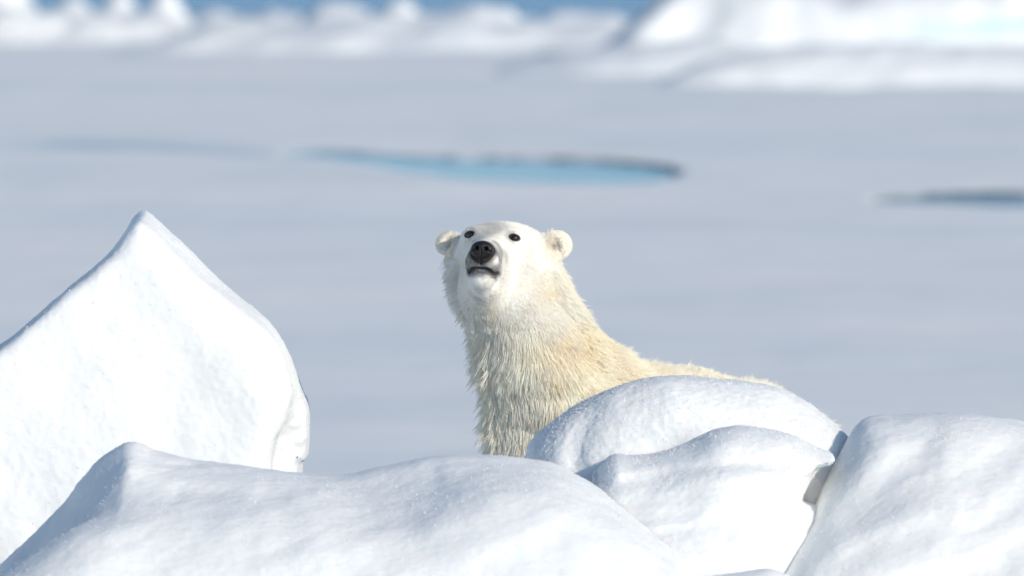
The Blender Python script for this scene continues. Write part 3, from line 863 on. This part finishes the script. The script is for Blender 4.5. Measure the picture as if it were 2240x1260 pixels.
# fur
def make_fur(nfur):
    T = np.concatenate([Q[:, [0, 1, 2]], Q[:, [0, 2, 3]]])
    a, b, c = V[T[:, 0]], V[T[:, 1]], V[T[:, 2]]
    nrm = np.cross(b - a, c - a); area = np.linalg.norm(nrm, axis=1) / 2
    cen = (a + b + c) / 3
    u, f, w = to_head(cen[:, 0], cen[:, 1], cen[:, 2])
    facing = -(nrm / np.maximum(2 * area, 1e-12)[:, None]) @ np.array([0, 1.0, -0.07])
    dens = 0.25 + 0.75 * sstep(-0.4, 0.1, facing)
    dens = dens * np.where((f > -0.30) & (w > -0.26), 2.6, 1.0)
    dens = dens * np.where(cen[:, 2] < 0.55, 0.35, 1.0)
    pr = area * dens; pr /= pr.sum()
    pick = rng.choice(len(T), nfur, p=pr)
    r1 = np.sqrt(rng.random(nfur)); r2 = rng.random(nfur)
    wa, wb, wc = 1 - r1, r1 * (1 - r2), r1 * r2
    t = T[pick]
    P = V[t[:, 0]] * wa[:, None] + V[t[:, 1]] * wb[:, None] + V[t[:, 2]] * wc[:, None]
    n = Vn[t[:, 0]] * wa[:, None] + Vn[t[:, 1]] * wb[:, None] + Vn[t[:, 2]] * wc[:, None]
    n /= np.linalg.norm(n, axis=1)[:, None]
    u, f, w = to_head(P[:, 0], P[:, 1], P[:, 2])
    # combing: back from the nose on the head, down the neck and chest, back and down along the body
    headk = sstep(-0.34, -0.14, f) * sstep(-0.36, -0.16, w)
    comb_head = -Fv[None] * 0.9 - np.array([0, 0, 0.35]) + Uv[None] * (u[:, None] * 3.0)
    down = np.array([0.0, 0.0, -1.0])
    fwd = np.array([0.62, 0.62, -0.48])
    side = sstep(0.06, 0.32, P[:, 0])
    comb_body = (1 - side)[:, None] * (down + np.array([0.10, 0.0, 0.0])) + side[:, None] * fwd
    leftk = sstep(0.02, -0.10, P[:, 0]) * (1 - headk)
    comb_body = comb_body + leftk[:, None] * np.array([-0.35, 0, 0.1])
    comb = headk[:, None] * comb_head + (1 - headk)[:, None] * comb_body
    swirl = np.stack([fbm(P * 7, 2, 90), fbm(P * 7, 2, 93), fbm(P * 7, 2, 96)], 1)
    comb = comb + 0.50 * swirl * (1 - 0.85 * headk[:, None])
    comb -= n * (comb * n).sum(1)[:, None]
    comb /= np.maximum(np.linalg.norm(comb, axis=1), 1e-6)[:, None]
    # lengths
    L = 0.046 * (1 - headk) + headk * (0.013 + 0.016 * sstep(-0.06, -0.22, f))
    L = L * np.where(headk > 0.5, 1, 0.75 + 0.5 * (0.5 + 0.5 * noise(P * 9, 99)))
    L = np.where(f > -0.02, 0.0085, L)
    L = np.where(f > 0.08, 0.0045, L)
    isear = (np.abs(u) > 0.148) & (f > -0.23) & (w > -0.055) & (w < 0.08)
    L = np.where(isear, 0.008, L)
    leg = P[:, 2] < 0.45
    L = np.where(leg, 0.03, L)
    L = np.where((P[:, 0] < -0.10) & (P[:, 2] < 1.30) & (P[:, 1] > DIST - 0.06), np.maximum(L, 0.032), L)
    L = L * rng.uniform(0.7, 1.12, nfur)
    lift = 0.22 + rng.normal(0, 0.09, nfur) + 0.30 * leftk
    # keep eyes, nose leather, lips and ear hollows bare
    u = u - 0.095 * np.maximum(f, 0)
    de = np.sqrt(((np.abs(u) - 0.0715) / 0.021) ** 2 + (w / 0.0140) ** 2)
    dn = np.sqrt((u / 0.040) ** 2 + ((w + 0.096) / 0.037) ** 2)
    bare = ((de < 1.0) & (f > -0.06)) | ((dn < 1.05) & (f > 0.13)) | ((np.abs(w - mouth_w(u)) < 0.005) & (f > 0.07))
    keep = ~bare
    P, n, comb, L, lift, headk, u, f, w = (q_[keep] for q_ in (P, n, comb, L, lift, headk, u, f, w))
    m = len(P)
    K = 5
    ts = np.linspace(0, 1, K)
    d0 = comb + n * lift[:, None]; d0 /= np.linalg.norm(d0, axis=1)[:, None]
    jit = rng.normal(0, 1, (m, 3)) * 0.10
    d0 = d0 + jit
    pts = np.zeros((m, K, 3))
    for k, t_ in enumerate(ts):
        droop = np.array([0, 0, -0.25]) * (1 - headk[:, None])
        pts[:, k] = P + (d0 * t_ + droop * t_ * t_) * L[:, None] + n * (0.10 * L * t_ * (1 - t_))[:, None]
    # locks: strands gather towards the tip of the nearest lock centre
    lo = rng.choice(m, 22000, replace=False)
    lo = lo[(headk[lo] < 0.8) | (rng.random(len(lo)) < 0.35)]
    kd = kdtree.KDTree(len(lo))
    for i_, j_ in enumerate(lo): kd.insert(P[j_], i_)
    kd.balance()
    near = np.array([kd.find(p_)[1] for p_ in P])
    cl = lo[near]
    dist = np.linalg.norm(P - P[cl], axis=1)
    wild = (rng.random(m) < np.where(P[:, 0] < 0.0, 0.36, 0.20) * np.where((P[:, 2] > 1.27) & (P[:, 0] < 0), 0.15, 1)) & (n[:, 1] > -0.55) & ((headk < 0.6) | (L > 0.026)) & (((n[:, 0] < -0.55) & (P[:, 0] < 0.05) & (P[:, 2] < 1.31)) | ((n[:, 2] > 0.55) & (P[:, 0] > 0.2)) | ((n[:, 0] > 0.6) & (P[:, 0] > 0.12)))
    wl = np.nonzero(wild)[0]
    for k, t_ in enumerate(ts):
        dd = (comb[wl] * 0.75 + n[wl] * rng.uniform(0.5, 1.0, len(wl))[:, None])
        pts[wl, k] = P[wl] + dd * (t_ * L[wl] * np.where(P[wl, 0] < 0, 1.3, 1.0))[:, None] + np.array([0, 0, -0.010]) * t_ * t_
    wildc = wild[cl] & (dist < 0.010)
    longer = 1.0 + 0.25 * rng.random(m)
    amt = ((0.30 + 0.26 * sstep(0.02, -0.08, P[:, 0])) * (1 - headk) + 0.12 * headk) * np.clip(1.3 - dist / 0.035, 0, 1)
    amt = np.where(wildc, 0.85, amt)
    target = P[cl][:, None, :] + (pts[cl] - P[cl][:, None, :]) * (0.75 + 0.45 * rng.random(m))[:, None, None]
    kk = (amt[:, None] * ts[None] ** 1.1)[:, :, None]
    pts = pts * (1 - kk) + target * kk
    col = bear_tint(P)
    lockv = rng.uniform(0.97, 1.04, m)[cl] * rng.uniform(0.96, 1.05, m)
    warmth = rng.uniform(0, 1, m)[cl]
    col = col * lockv[:, None] * (np.array([1, 0.985, 0.94]) * warmth[:, None] + (1 - warmth)[:, None])
    cu = bpy.data.hair_curves.new('fur')
    cu.add_curves([K] * m)
    cu.attributes['position'].data.foreach_set('vector', pts.astype(np.float32).ravel())
    rad = cu.attributes.get('radius') or cu.attributes.new('radius', 'FLOAT', 'POINT')
    rr = (np.array([1.0, 1.0, 0.85, 0.6, 0.15])[None] * np.where(headk > 0.5, 0.00055, 0.00068)[:, None]).astype(np.float32)
    rad.data.foreach_set('value', rr.ravel())
    ta = cu.attributes.new('tint', 'FLOAT_COLOR', 'CURVE')
    c4 = np.ones((m, 4), np.float32); c4[:, :3] = np.clip(col, 0.01, 0.97)
    ta.data.foreach_set('color', c4.ravel())
    cu.materials.append(M_fur)
    o = bpy.data.objects.new('fur', cu)
    sc.collection.objects.link(o)
    under(o)
    tag(o, kind='stuff')
make_fur(320000)
